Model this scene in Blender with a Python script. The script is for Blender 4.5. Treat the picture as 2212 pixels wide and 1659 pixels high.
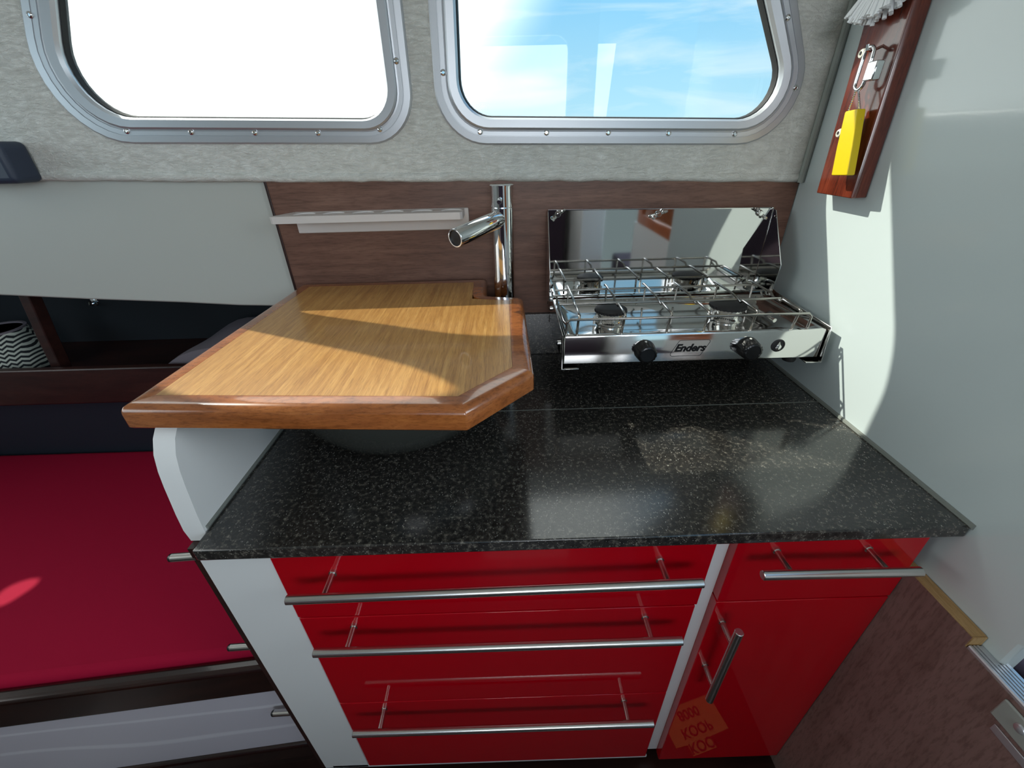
import bpy, bmesh, math, random
from mathutils import Vector, Matrix, Euler

random.seed(7)
for o in list(bpy.data.objects):
    bpy.data.objects.remove(o)
scene = bpy.context.scene
COL = scene.collection

# ------------------------------------------------------------------ camera
# Units are metres.  x runs along the worktop, y towards the window side, z up; z = 0 is the worktop.
F_PX, W_PX = 902.84, 2212.0
cam_d = bpy.data.cameras.new('camera')
cam_d.sensor_fit = 'HORIZONTAL'
cam_d.sensor_width = 36.0
cam_d.lens = F_PX / W_PX * 36.0
cam_d.clip_start = 0.02
cam_d.clip_end = 200
cam = bpy.data.objects.new('camera', cam_d)
COL.objects.link(cam)
_dn = Vector((39.0, 1555.5, F_PX)).normalized()
_fw = Vector((-21.0, -523.5, F_PX)).normalized()
_rt = _dn.cross(_fw)
_fw = _rt.cross(_dn)
R = Matrix((_rt, _fw, -_dn))                       # camera (x right, y down, z forward) to world
cam.matrix_world = (R @ Matrix(((1, 0, 0), (0, -1, 0), (0, 0, -1)))).to_4x4()
cam.matrix_world.translation = Vector((0, 0, 0.45))
scene.camera = cam

# ------------------------------------------------------------------ light and exposure
scene.view_settings.view_transform = 'Standard'
scene.view_settings.look = 'None'
scene.view_settings.exposure = 0.2
scene.view_settings.gamma = 1.0
scene.view_settings.use_curve_mapping = False

SUN_DIR = Vector((1.0, -0.58, -1.0)).normalized()   # the way the sunlight travels
sun_d = bpy.data.lights.new('sun', 'SUN')
sun_d.energy = 5.0
sun_d.angle = math.radians(0.6)
sun_d.color = (1.0, 0.94, 0.82)
sun = bpy.data.objects.new('sun', sun_d)
COL.objects.link(sun)
sun.location = (-3, 3, 3)
sun.rotation_euler = SUN_DIR.to_track_quat('-Z', 'Y').to_euler()


def area(name, loc, aim, sx, sy, power, color):
    d = bpy.data.lights.new(name, 'AREA')
    d.shape = 'RECTANGLE'
    d.size, d.size_y, d.energy, d.color = sx, sy, power, color
    o = bpy.data.objects.new(name, d)
    COL.objects.link(o)
    o.location = loc
    o.rotation_euler = (Vector(aim) - Vector(loc)).to_track_quat('-Z', 'Y').to_euler()
    return o


# added fill lamps, standing in for daylight from unseen port windows, windscreen and companionway
area('fill_port', (0.25, -1.62, 0.72), (0.25, 0.5, 0.0), 1.0, 0.55, 13, (0.95, 0.97, 1.0))
area('fill_windscreen', (-2.35, 0.0, 0.6), (0.6, 0.3, 0.0), 1.6, 0.7, 4.5, (0.78, 0.94, 1.0))
area('fill_companionway', (1.9, -0.45, 0.95), (-0.1, 0.4, -0.2), 0.9, 0.9, 15, (0.92, 0.97, 1.0))


def build_world():
    w = bpy.data.worlds.new('sky')
    scene.world = w
    w.use_nodes = True
    nt = w.node_tree
    nt.nodes.clear()
    N, L = nt.nodes.new, nt.links.new
    tc = N('ShaderNodeTexCoord')
    nrm = N('ShaderNodeVectorMath'); nrm.operation = 'NORMALIZE'
    L(tc.outputs['Generated'], nrm.inputs[0])
    sep = N('ShaderNodeSeparateXYZ')
    L(nrm.outputs[0], sep.inputs[0])
    # clear sky: pale at the horizon, blue higher up
    ramp = N('ShaderNodeValToRGB')
    e = ramp.color_ramp.elements
    e[0].position = 0.0; e[0].color = (0.50, 0.80, 0.92, 1)
    e[1].position = 1.0; e[1].color = (0.16, 0.42, 0.80, 1)
    m = e.new(0.22); m.color = (0.27, 0.62, 0.92, 1)
    L(sep.outputs['Z'], ramp.inputs['Fac'])
    # thin streaky cloud
    mp = N('ShaderNodeMapping'); mp.inputs['Scale'].default_value = (1.6, 1.6, 9.0)
    mp.inputs['Rotation'].default_value = (0.0, 0.12, 0.0)
    L(nrm.outputs[0], mp.inputs['Vector'])
    nz = N('ShaderNodeTexNoise'); nz.inputs['Scale'].default_value = 1.9
    nz.inputs['Detail'].default_value = 7; nz.inputs['Roughness'].default_value = 0.55
    nz.inputs['Distortion'].default_value = 0.5
    L(mp.outputs[0], nz.inputs['Vector'])
    cr = N('ShaderNodeValToRGB')
    cr.color_ramp.elements[0].position = 0.48
    cr.color_ramp.elements[1].position = 0.86
    L(nz.outputs['Fac'], cr.inputs['Fac'])
    mix = N('ShaderNodeMix'); mix.data_type = 'RGBA'
    mix.inputs['B'].default_value = (0.86, 0.96, 1.0, 1)
    L(cr.outputs[0], mix.inputs['Factor'])
    L(ramp.outputs[0], mix.inputs['A'])
    # bright haze round the sun
    dot = N('ShaderNodeVectorMath'); dot.operation = 'DOT_PRODUCT'
    dot.inputs[1].default_value = tuple(-SUN_DIR)
    L(nrm.outputs[0], dot.inputs[0])
    gl = N('ShaderNodeMapRange'); gl.interpolation_type = 'SMOOTHSTEP'
    gl.inputs['From Min'].default_value = 0.42; gl.inputs['From Max'].default_value = 0.62
    L(dot.outputs['Value'], gl.inputs['Value'])
    mix2 = N('ShaderNodeMix'); mix2.data_type = 'RGBA'
    mix2.inputs['B'].default_value = (2.2, 2.25, 2.2, 1)
    L(gl.outputs[0], mix2.inputs['Factor'])
    L(mix.outputs['Result'], mix2.inputs['A'])
    # water and far shore under the horizon
    gt = N('ShaderNodeMath'); gt.operation = 'GREATER_THAN'; gt.inputs[1].default_value = -0.01
    L(sep.outputs['Z'], gt.inputs[0])
    mix3 = N('ShaderNodeMix'); mix3.data_type = 'RGBA'
    mix3.inputs['A'].default_value = (0.20, 0.26, 0.27, 1)
    L(gt.outputs[0], mix3.inputs['Factor'])
    L(mix2.outputs['Result'], mix3.inputs['B'])
    bg = N('ShaderNodeBackground'); bg.inputs['Strength'].default_value = 1.0
    L(mix3.outputs['Result'], bg.inputs['Color'])
    out = N('ShaderNodeOutputWorld')
    L(bg.outputs[0], out.inputs['Surface'])


build_world()


# ------------------------------------------------------------------ materials
def lin(r, g, b):
    f = lambda c: (c / 255 / 12.92) if c / 255 <= 0.04045 else ((c / 255 + 0.055) / 1.055) ** 2.4
    return (f(r), f(g), f(b), 1)


def mat(name, col, rough=0.5, metal=0.0, coat=0.0, spec=0.5):
    m = bpy.data.materials.new(name)
    m.use_nodes = True
    b = m.node_tree.nodes['Principled BSDF']
    b.inputs['Base Color'].default_value = col
    b.inputs['Roughness'].default_value = rough
    b.inputs['Metallic'].default_value = metal
    b.inputs['Coat Weight'].default_value = coat
    b.inputs['Coat Roughness'].default_value = 0.06
    b.inputs['Specular IOR Level'].default_value = spec
    return m


def nodes(m):
    nt = m.node_tree
    return nt.nodes.new, nt.links.new, nt.nodes['Principled BSDF']


def pos(m, scale=(1, 1, 1), rot=(0, 0, 0)):
    N, L, b = nodes(m)
    g = N('ShaderNodeNewGeometry')
    mp = N('ShaderNodeMapping')
    mp.inputs['Scale'].default_value = scale
    mp.inputs['Rotation'].default_value = rot
    L(g.outputs['Position'], mp.inputs['Vector'])
    return mp.outputs[0]


def noise(m, vec, scale, detail=4, rough=0.5, dist=0.0):
    N, L, b = nodes(m)
    n = N('ShaderNodeTexNoise')
    n.inputs['Scale'].default_value = scale
    n.inputs['Detail'].default_value = detail
    n.inputs['Roughness'].default_value = rough
    n.inputs['Distortion'].default_value = dist
    L(vec, n.inputs['Vector'])
    return n.outputs['Fac']


def ramp(m, fac, stops):
    N, L, b = nodes(m)
    r = N('ShaderNodeValToRGB')
    e = r.color_ramp.elements
    e[0].position, e[0].color = stops[0]
    e[1].position, e[1].color = stops[-1]
    for p, c in stops[1:-1]:
        x = e.new(p); x.color = c
    L(fac, r.inputs['Fac'])
    return r.outputs['Color']


def bump(m, fac, strength, dist=0.002):
    N, L, b = nodes(m)
    bp = N('ShaderNodeBump')
    bp.inputs['Strength'].default_value = strength
    bp.inputs['Distance'].default_value = dist
    L(fac, bp.inputs['Height'])
    L(bp.outputs[0], b.inputs['Normal'])


def wood(name, dark, mid, light, scale, rough=0.3, coat=0.0, stretch=(1, 1, 1), bumpy=0.05, rot=(0, 0, 0), lines=True):
    m = mat(name, mid, rough, 0, coat)
    N, L, b = nodes(m)
    v = pos(m, stretch, rot)
    n1 = noise(m, v, scale, 6, 0.6, 0.6)
    c = ramp(m, n1, [(0.28, dark), (0.5, mid), (0.74, light)])
    if lines:
        v2 = pos(m, tuple(s * 3.2 for s in stretch), rot)
        n2 = noise(m, v2, scale * 2.2, 3, 0.7)
        c2 = ramp(m, n2, [(0.36, (0.62, 0.58, 0.55, 1)), (0.52, (1, 1, 1, 1))])
        mx = N('ShaderNodeMix'); mx.data_type = 'RGBA'; mx.blend_type = 'MULTIPLY'
        mx.inputs['Factor'].default_value = 0.75
        L(c, mx.inputs['A']); L(c2, mx.inputs['B'])
        c = mx.outputs['Result']
    L(c, b.inputs['Base Color'])
    bump(m, n1, bumpy, 0.001)
    return m


MAT = {}


def build_materials():
    M = MAT
    # rough glass-fibre cabin side
    m = mat('glassfibre', lin(212, 208, 196), 0.38)
    N, L, b = nodes(m)
    n1 = noise(m, pos(m, (1, 1, 1)), 38, 6, 0.62, 1.2)
    n2 = noise(m, pos(m, (9, 9, 22), (0, 0.5, 0)), 7, 5, 0.65, 2.0)
    ad = N('ShaderNodeMath'); ad.operation = 'ADD'
    L(n1, ad.inputs[0]); L(n2, ad.inputs[1])
    L(ramp(m, n1, [(0.3, lin(216, 216, 208)), (0.7, lin(234, 235, 229))]), b.inputs['Base Color'])
    bump(m, ad.outputs[0], 0.8, 0.005)
    M['grp'] = m
    # white lining, satin
    m = mat('white_lining', lin(186, 188, 181), 0.45)
    bump(m, noise(m, pos(m), 9, 3), 0.1, 0.004)
    M['lining'] = m
    m = mat('white_gelcoat', lin(203, 214, 214), 0.16, 0, 0.4)
    bump(m, noise(m, pos(m), 3.2, 2, 0.4), 0.10, 0.01)
    M['gelcoat'] = m
    m = mat('white_laminate', lin(230, 231, 229), 0.33)
    bump(m, noise(m, pos(m), 220, 2), 0.03, 0.0005)
    M['laminate'] = m
    M['ceil'] = mat('white_ceiling', lin(225, 225, 220), 0.6)
    # black granite with pale flecks
    m = mat('black_granite', lin(24, 24, 25), 0.15, 0, 0.0, 0.75)
    N, L, b = nodes(m)
    v = N('ShaderNodeTexVoronoi'); v.inputs['Scale'].default_value = 520
    dv = noise(m, pos(m), 90, 3)
    vec = pos(m, (1, 0.55, 1), (0, 0, 0.5))
    av = N('ShaderNodeVectorMath'); av.operation = 'MULTIPLY_ADD'
    av.inputs[1].default_value = (0.006, 0.006, 0.0)
    cmb = N('ShaderNodeCombineXYZ')
    L(dv, cmb.inputs[0]); L(dv, cmb.inputs[1])
    L(cmb.outputs[0], av.inputs[0]); L(vec, av.inputs[2])
    L(av.outputs[0], v.inputs['Vector'])
    sepc = N('ShaderNodeSeparateColor')
    L(v.outputs['Color'], sepc.inputs[0])
    keep = N('ShaderNodeMath'); keep.operation = 'GREATER_THAN'; keep.inputs[1].default_value = 0.66
    L(sepc.outputs[0], keep.inputs[0])
    rad = N('ShaderNodeMath'); rad.operation = 'MULTIPLY'; rad.inputs[1].default_value = 0.42
    L(sepc.outputs[1], rad.inputs[0])
    ins = N('ShaderNodeMath'); ins.operation = 'LESS_THAN'
    L(v.outputs['Distance'], ins.inputs[0]); L(rad.outputs[0], ins.inputs[1])
    both = N('ShaderNodeMath'); both.operation = 'MULTIPLY'
    L(keep.outputs[0], both.inputs[0]); L(ins.outputs[0], both.inputs[1])
    patch = noise(m, pos(m), 6, 4)
    pr = ramp(m, patch, [(0.35, (0.25, 0.25, 0.25, 1)), (0.65, (1, 1, 1, 1))])
    both2 = N('ShaderNodeMath'); both2.operation = 'MULTIPLY'
    L(both.outputs[0], both2.inputs[0]); L(pr, both2.inputs[1])
    base = ramp(m, noise(m, pos(m), 140, 5, 0.7), [(0.33, lin(20, 20, 21)), (0.55, lin(52, 50, 47)), (0.75, lin(134, 128, 116))])
    mx = N('ShaderNodeMix'); mx.data_type = 'RGBA'
    mx.inputs['B'].default_value = lin(158, 155, 146)
    L(both2.outputs[0], mx.inputs['Factor']); L(base, mx.inputs['A'])
    L(mx.outputs['Result'], b.inputs['Base Color'])
    M['granite'] = m
    # woods
    M['panel'] = wood('brown_wood_panel', lin(96, 66, 54), lin(116, 82, 68), lin(134, 98, 82), 4.0, 0.42, 0.0, (1.2, 1, 14), 0.04)
    M['inlay'] = wood('varnished_mahogany', lin(158, 108, 54), lin(184, 134, 72), lin(208, 160, 94), 8.0, 0.30, 0.25, (19, 0.7, 4), 0.03)
    M['border'] = wood('varnished_edge_wood', lin(126, 70, 34), lin(156, 90, 44), lin(180, 110, 56), 9.0, 0.2, 0.6, (1.4, 3, 8), 0.04)
    M['mahog'] = wood('dark_mahogany', lin(66, 24, 14), lin(104, 42, 26), lin(130, 58, 38), 9.0, 0.2, 0.6, (6, 6, 0.7), 0.05)
    M['darkwood'] = wood('deep_brown_wood', lin(26, 12, 10), lin(38, 18, 14), lin(50, 26, 20), 8.0, 0.22, 0.3, (1, 6, 6), 0.02)
    M['shelfwood'] = wood('shelf_wood', lin(34, 16, 14), lin(48, 24, 20), lin(60, 32, 26), 8.0, 0.4, 0.0, (1, 6, 6), 0.02)
    M['bulkwood'] = wood('brown_bulkhead', lin(112, 88, 82), lin(126, 101, 95), lin(138, 112, 106), 5.0, 0.5, 0.0, (6, 6, 1), 0.02)
    M['ply'] = wood('plywood_edge', lin(150, 118, 70), lin(176, 142, 92), lin(196, 164, 116), 20.0, 0.6, 0.0, (30, 1, 1), 0.05)
    M['door'] = wood('orange_teak', lin(150, 78, 34), lin(186, 100, 46), lin(210, 124, 64), 7.0, 0.3, 0.3, (5, 5, 0.8), 0.03)
    m = mat('laminate_painted_reflections', lin(205, 200, 206), 0.3)
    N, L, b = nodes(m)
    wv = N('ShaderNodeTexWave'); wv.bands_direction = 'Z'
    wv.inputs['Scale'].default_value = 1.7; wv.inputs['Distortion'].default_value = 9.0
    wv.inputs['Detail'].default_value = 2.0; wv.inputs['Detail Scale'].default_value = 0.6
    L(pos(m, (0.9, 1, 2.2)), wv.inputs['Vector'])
    L(ramp(m, wv.outputs['Fac'], [(0.94, lin(198, 194, 202)), (0.99, lin(218, 216, 222))]), b.inputs['Base Color'])  # pale wavy lines are reflections painted into the locker front colour
    M['painted_reflection'] = m
    # red gloss fronts
    M['red'] = mat('red_gloss', (0.46, 0.001, 0.008, 1), 0.04, 0, 0.0, 0.45)
    m = mat('red_cloth', (0.33, 0.003, 0.030, 1), 0.85, 0, 0, 0.15)
    bump(m, noise(m, pos(m), 900, 2), 0.25, 0.001)
    M['redcloth'] = m
    # metals
    M['chrome'] = mat('chrome', (0.82, 0.83, 0.84, 1), 0.04, 1.0)
    m = mat('polished_steel', (0.72, 0.71, 0.69, 1), 0.09, 1.0)
    bump(m, noise(m, pos(m), 14, 2), 0.02, 0.002)
    M['steel'] = m
    m = mat('mirror_steel', (0.62, 0.62, 0.61, 1), 0.045, 1.0)
    bump(m, noise(m, pos(m), 7, 2), 0.012, 0.003)
    M['mirror'] = m
    M['brushed'] = mat('brushed_steel', (0.66, 0.64, 0.61, 1), 0.27, 1.0)
    M['alu'] = mat('anodised_aluminium', (0.56, 0.58, 0.61, 1), 0.42, 0.75)
    M['wire'] = mat('grid_wire', (0.36, 0.345, 0.32, 1), 0.2, 1.0)
    M['black'] = mat('black_plastic', lin(20, 20, 21), 0.24)
    M['blackmat'] = mat('black_enamel', lin(34, 34, 36), 0.6)
    M['rubber'] = mat('black_rubber', lin(18, 18, 19), 0.7)
    M['white'] = mat('white_plastic', lin(226, 224, 218), 0.3)
    M['rack'] = mat('white_rack', lin(214, 208, 204), 0.35)
    M['bristle'] = mat('white_bristle', lin(238, 240, 242), 0.6)
    M['yellow'] = mat('yellow_foam', lin(226, 196, 10), 0.4)
    M['screwcap'] = mat('cream_cap', lin(226, 224, 210), 0.4)
    M['navy'] = mat('navy_cloth', lin(26, 36, 50), 0.8)
    M['speaker'] = mat('dark_blue_box', lin(44, 54, 72), 0.5)
    M['greycloth'] = mat('grey_cloth', lin(120, 112, 120), 0.8)
    M['dark'] = mat('dark_lining', lin(22, 28, 34), 0.8)
    M['purple'] = mat('aubergine_cloth', lin(60, 46, 60), 0.8)
    M['floor'] = wood('floor_boards', lin(28, 14, 11), lin(40, 22, 18), lin(52, 30, 24), 5.0, 0.3, 0.2, (1, 8, 1), 0.02)
    M['card'] = mat('yellow_card', lin(214, 152, 78), 0.7)
    M['ink'] = mat('dark_ink', lin(30, 22, 20), 0.6)
    M['trimgrey'] = mat('grey_trim', lin(150, 156, 150), 0.4)
    M['silicone'] = mat('grey_sealant', lin(120, 124, 118), 0.5)
    # smoked glass basin
    m = mat('smoked_glass', lin(60, 62, 58), 0.12, 0, 0.3)
    M['basin'] = m
    # zigzag basket
    m = mat('zigzag_weave', lin(190, 196, 184), 0.8)
    N, L, b = nodes(m)
    g = N('ShaderNodeNewGeometry'); sp = N('ShaderNodeSeparateXYZ')
    L(g.outputs['Position'], sp.inputs[0])
    a = N('ShaderNodeMath'); a.operation = 'PINGPONG'; a.inputs[1].default_value = 0.006
    L(sp.outputs['X'], a.inputs[0])
    s = N('ShaderNodeMath'); s.operation = 'ADD'
    L(sp.outputs['Z'], s.inputs[0]); L(a.outputs[0], s.inputs[1])
    q = N('ShaderNodeMath'); q.operation = 'PINGPONG'; q.inputs[1].default_value = 0.0055
    L(s.outputs[0], q.inputs[0])
    t = N('ShaderNodeMath'); t.operation = 'GREATER_THAN'; t.inputs[1].default_value = 0.0028
    L(q.outputs[0], t.inputs[0])
    mx = N('ShaderNodeMix'); mx.data_type = 'RGBA'
    mx.inputs['A'].default_value = lin(196, 200, 188); mx.inputs['B'].default_value = lin(26, 32, 36)
    L(t.outputs[0], mx.inputs['Factor']); L(mx.outputs['Result'], b.inputs['Base Color'])
    M['zigzag'] = m

    # window panes: clear sheet, one of them hazed by dirt the sun catches
    def pane(name, haze):
        m = bpy.data.materials.new(name); m.use_nodes = True
        nt = m.node_tree; nt.nodes.clear()
        N, L = nt.nodes.new, nt.links.new
        tr = N('ShaderNodeBsdfTransparent'); tr.inputs[0].default_value = (0.95, 0.98, 0.98, 1)
        gl = N('ShaderNodeBsdfGlossy'); gl.inputs['Roughness'].default_value = 0.0
        mx = N('ShaderNodeMixShader'); mx.inputs[0].default_value = 0.025
        L(tr.outputs[0], mx.inputs[1]); L(gl.outputs[0], mx.inputs[2])
        last = mx.outputs[0]
        if haze:
            tl = N('ShaderNodeBsdfTranslucent'); tl.inputs[0].default_value = (0.9, 0.92, 0.92, 1)
            mh = N('ShaderNodeMixShader')
            g = N('ShaderNodeNewGeometry')
            nz = N('ShaderNodeTexNoise'); nz.inputs['Scale'].default_value = 14
            L(g.outputs['Position'], nz.inputs['Vector'])
            mr = N('ShaderNodeMapRange')
            mr.inputs['To Min'].default_value = haze * 0.8; mr.inputs['To Max'].default_value = haze * 1.2
            L(nz.outputs['Fac'], mr.inputs['Value']); L(mr.outputs[0], mh.inputs[0])
            L(last, mh.inputs[1]); L(tl.outputs[0], mh.inputs[2])
            last = mh.outputs[0]
        out = N('ShaderNodeOutputMaterial')
        L(last, out.inputs['Surface'])
        return m
    M['pane_clear'] = pane('clear_pane', 0)
    M['pane_hazy'] = pane('hazed_pane', 0.12)


build_materials()


# ------------------------------------------------------------------ mesh helpers
class MB:
    def __init__(self):
        self.v, self.f = [], []

    def add(self, verts, faces):
        n = len(self.v)
        self.v += [Vector(p) for p in verts]
        self.f += [tuple(i + n for i in f) for f in faces]
        return self

    def box(self, x0, x1, y0, y1, z0, z1):
        v = [(x, y, z) for z in (z0, z1) for y in (y0, y1) for x in (x0, x1)]
        return self.add(v, [(0, 2, 3, 1), (4, 5, 7, 6), (0, 1, 5, 4), (2, 6, 7, 3), (0, 4, 6, 2), (1, 3, 7, 5)])

    def loops(self, loops, cap0=True, cap1=True, closed=True):
        n = len(loops[0]); base = []
        fs = []
        for k in range(len(loops) - 1):
            rng = range(n) if closed else range(n - 1)
            for i in rng:
                j = (i + 1) % n
                fs.append((k * n + i, k * n + j, (k + 1) * n + j, (k + 1) * n + i))
        if cap0: fs.append(tuple(range(n - 1, -1, -1)))
        if cap1: fs.append(tuple((len(loops) - 1) * n + i for i in range(n)))
        return self.add([p for l in loops for p in l], fs)

    def prism(self, poly, axis, a, b):
        def P(u, v, w):
            return {'x': (w, u, v), 'y': (u, w, v), 'z': (u, v, w)}[axis]
        return self.loops([[P(u, v, a) for u, v in poly], [P(u, v, b) for u, v in poly]])

    def tube(self, pts, r, n=10, closed=False, caps=True):
        pts = [Vector(p) for p in pts]
        m = len(pts)
        rr = r if isinstance(r, (list, tuple)) else [r] * m
        loops = []
        up = None
        for i, p in enumerate(pts):
            a = pts[(i - 1) % m] if (closed or i) else p
            b = pts[(i + 1) % m] if (closed or i < m - 1) else p
            t = (b - a).normalized()
            if up is None:
                up = t.orthogonal().normalized()
            else:
                up = (up - t * up.dot(t)).normalized()
            s = t.cross(up)
            loops.append([p + (up * math.cos(2 * math.pi * k / n) + s * math.sin(2 * math.pi * k / n)) * rr[i] for k in range(n)])
        if closed:
            loops.append(loops[0])
            return self.loops(loops, False, False)
        return self.loops(loops, caps, caps)

    def lathe(self, c, axis, prof, n=32, cap0=True, cap1=True):
        c = Vector(c); ax = Vector(axis).normalized()
        u = ax.orthogonal().normalized(); w = ax.cross(u)
        loops = [[c + ax * h + (u * math.cos(2 * math.pi * k / n) + w * math.sin(2 * math.pi * k / n)) * max(r, 1e-5) for k in range(n)] for r, h in prof]
        return self.loops(loops, cap0, cap1)

    def build(self, name, m, parent=None, bevel=0.0, smooth=38, loc=None, segs=2):
        me = bpy.data.meshes.new(name)
        if parent is not None:
            off = world_loc(parent)
        elif loc is not None:
            off = Vector(loc)
        else:
            lo = Vector((min(p.x for p in self.v), min(p.y for p in self.v), min(p.z for p in self.v)))
            hi = Vector((max(p.x for p in self.v), max(p.y for p in self.v), max(p.z for p in self.v)))
            off = Vector(((lo.x + hi.x) / 2, (lo.y + hi.y) / 2, lo.z))
        me.from_pydata([tuple(p - off) for p in self.v], [], self.f)
        bm = bmesh.new(); bm.from_mesh(me)
        bmesh.ops.recalc_face_normals(bm, faces=bm.faces)
        bm.to_mesh(me); bm.free()
        return finish(name, me, m, parent, off, bevel, smooth, segs)


WL = {}


def world_loc(o):
    return WL[o.as_pointer()]


def finish(name, me, m, parent, off, bevel=0.0, smooth=38, segs=2):
    me.materials.append(MAT[m])
    if smooth:
        for p in me.polygons: p.use_smooth = True
        me.set_sharp_from_angle(angle=math.radians(smooth))
    o = bpy.data.objects.new(name, me)
    COL.objects.link(o)
    if parent is not None:
        o.parent = parent
        WL[o.as_pointer()] = Vector(off)
    else:
        o.location = off
        WL[o.as_pointer()] = Vector(off)
    if bevel:
        bv = o.modifiers.new('bevel', 'BEVEL')
        bv.width = bevel; bv.segments = segs; bv.limit_method = 'ANGLE'
        bv.angle_limit = math.radians(50)
        bv.harden_normals = False
    return o


def thing(name, loc, label, cat, group=None):
    o = bpy.data.objects.new(name, None)
    o.empty_display_size = 0.05
    COL.objects.link(o)
    o.location = loc
    WL[o.as_pointer()] = Vector(loc)
    return tag(o, label, cat, group)


def tag(o, label, cat, group=None):
    o['label'] = label; o['category'] = cat
    if group: o['group'] = group
    return o


def struct(o):
    o['kind'] = 'structure'
    return o


def sroot(name, loc):
    o = bpy.data.objects.new(name, None)
    o.empty_display_size = 0.05
    COL.objects.link(o)
    o.location = loc
    WL[o.as_pointer()] = Vector(loc)
    return struct(o)


def round_poly(corners, radii, seg=8):
    out = []
    n = len(corners)
    for i in range(n):
        p = Vector(corners[i]); a = Vector(corners[i - 1]); b = Vector(corners[(i + 1) % n])
        r = radii[i]
        if r <= 0:
            out.append(tuple(p)); continue
        u = (a - p).normalized(); w = (b - p).normalized()
        ang = u.angle(w)
        d = r / math.tan(ang / 2)
        c = p + (u + w).normalized() * (r / math.sin(ang / 2))
        s = p + u * d; e = p + w * d
        vs, ve = s - c, e - c
        tot = vs.angle(ve)
        sign = 1 if (vs.x * ve.y - vs.y * ve.x) > 0 else -1
        for k in range(seg + 1):
            t = sign * tot * k / seg
            out.append((c.x + vs.x * math.cos(t) - vs.y * math.sin(t), c.y + vs.x * math.sin(t) + vs.y * math.cos(t)))
    return out


def offset_poly(poly, d):
    """inset a counter-clockwise polygon by d (mitred)"""
    n = len(poly); out = []
    for i in range(n):
        p0, p1, p2 = Vector(poly[i - 1]), Vector(poly[i]), Vector(poly[(i + 1) % n])
        e1, e2 = (p1 - p0).normalized(), (p2 - p1).normalized()
        n1, n2 = Vector((-e1.y, e1.x)), Vector((-e2.y, e2.x))
        k = 1 + n1.dot(n2)
        out.append(tuple(p1 + (n1 + n2) * (d / max(k, 0.2))))
    return out


def plate_with_holes(name, outer, holes, axis, a, b, m, parent=None):
    """flat plate (outer outline with holes) given real thickness between a and b along axis"""
    bm = bmesh.new()
    def P(u, v, w):
        return {'x': (w, u, v), 'y': (u, w, v), 'z': (u, v, w)}[axis]
    edges = []
    for loop in [outer] + holes:
        vs = [bm.verts.new(P(u, v, a)) for u, v in loop]
        for i in range(len(vs)):
            edges.append(bm.edges.new((vs[i], vs[(i + 1) % len(vs)])))
    bmesh.ops.triangle_fill(bm, use_beauty=True, use_dissolve=False, edges=edges)
    r = bmesh.ops.extrude_face_region(bm, geom=bm.faces[:])
    dv = Vector(P(0, 0, b - a))
    for g in r['geom']:
        if isinstance(g, bmesh.types.BMVert): g.co += dv
    bmesh.ops.recalc_face_normals(bm, faces=bm.faces)
    off = world_loc(parent) if parent else Vector((0, 0, 0))
    for v in bm.verts: v.co -= off
    me = bpy.data.meshes.new(name)
    bm.to_mesh(me); bm.free()
    return finish(name, me, m, parent, off, 0, 30)


def text_mesh(body, size, shear=0.0, bold=0.0, depth=0.0004):
    cu = bpy.data.curves.new('lettering', 'FONT')
    cu.body = body; cu.size = size; cu.shear = shear; cu.offset = bold; cu.extrude = depth
    cu.align_x = 'CENTER'; cu.align_y = 'CENTER'
    o = bpy.data.objects.new('lettering', cu)
    COL.objects.link(o)
    dg = bpy.context.evaluated_depsgraph_get()
    me = bpy.data.meshes.new_from_object(o.evaluated_get(dg))
    bpy.data.objects.remove(o)
    return me


def place_text(name, body, size, origin, xdir, ydir, m, parent, shear=0.0, bold=0.0, depth=0.0004):
    me = text_mesh(body, size, shear, bold, depth)
    x = Vector(xdir).normalized(); y = Vector(ydir).normalized(); z = x.cross(y)
    off = world_loc(parent)
    for v in me.vertices:
        v.co = Vector(origin) + x * v.co.x + y * v.co.y + z * v.co.z - off
    me.materials.clear()
    return finish(name, me, m, parent, off, 0, 0)


# ================================================================== THE SETTING
FLOOR = -0.80
TOP = 1.22
WALL_Y = 0.937          # face of the lining behind the worktop
BULK_X = 0.603          # face of the white bulkhead

# ---- windows: inner clear opening and outer flange, as (x, z) corners: bottom-left, bottom-right, top-right, top-left
W1_IN = [(-0.793, 0.506), (-0.206, 0.490), (-0.203, 0.800), (-0.668, 0.800)]
W1_OUT = [(-0.862, 0.465), (-0.161, 0.449), (-0.158, 0.845), (-0.712, 0.845)]
W2_IN = [(-0.077, 0.491), (0.548, 0.474), (0.360, 0.800), (-0.066, 0.800)]
W2_OUT = [(-0.123, 0.447), (0.610, 0.431), (0.404, 0.845), (-0.112, 0.845)]
W1_RI, W1_RO = [0.080, 0.052, 0.052, 0.07], [0.118, 0.085, 0.085, 0.10]
W2_RI, W2_RO = [0.058, 0.058, 0.055, 0.055], [0.092, 0.095, 0.085, 0.085]
W3_IN = [(-1.32, 0.60), (-0.898, 0.595), (-0.785, 1.122), (-1.28, 1.122)]
W3_OUT = [(-1.335, 0.585), (-0.888, 0.581), (-0.770, 1.137), (-1.295, 1.137)]
W3_RI, W3_RO = [0.06, 0.05, 0.25, 0.06], [0.075, 0.065, 0.265, 0.075]
GY = 0.925              # face of the glass-fibre cabin side


def lerp2(a, b, t):
    return [(p[0] + (q[0] - p[0]) * t, p[1] + (q[1] - p[1]) * t) for p, q in zip(a, b)]


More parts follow.
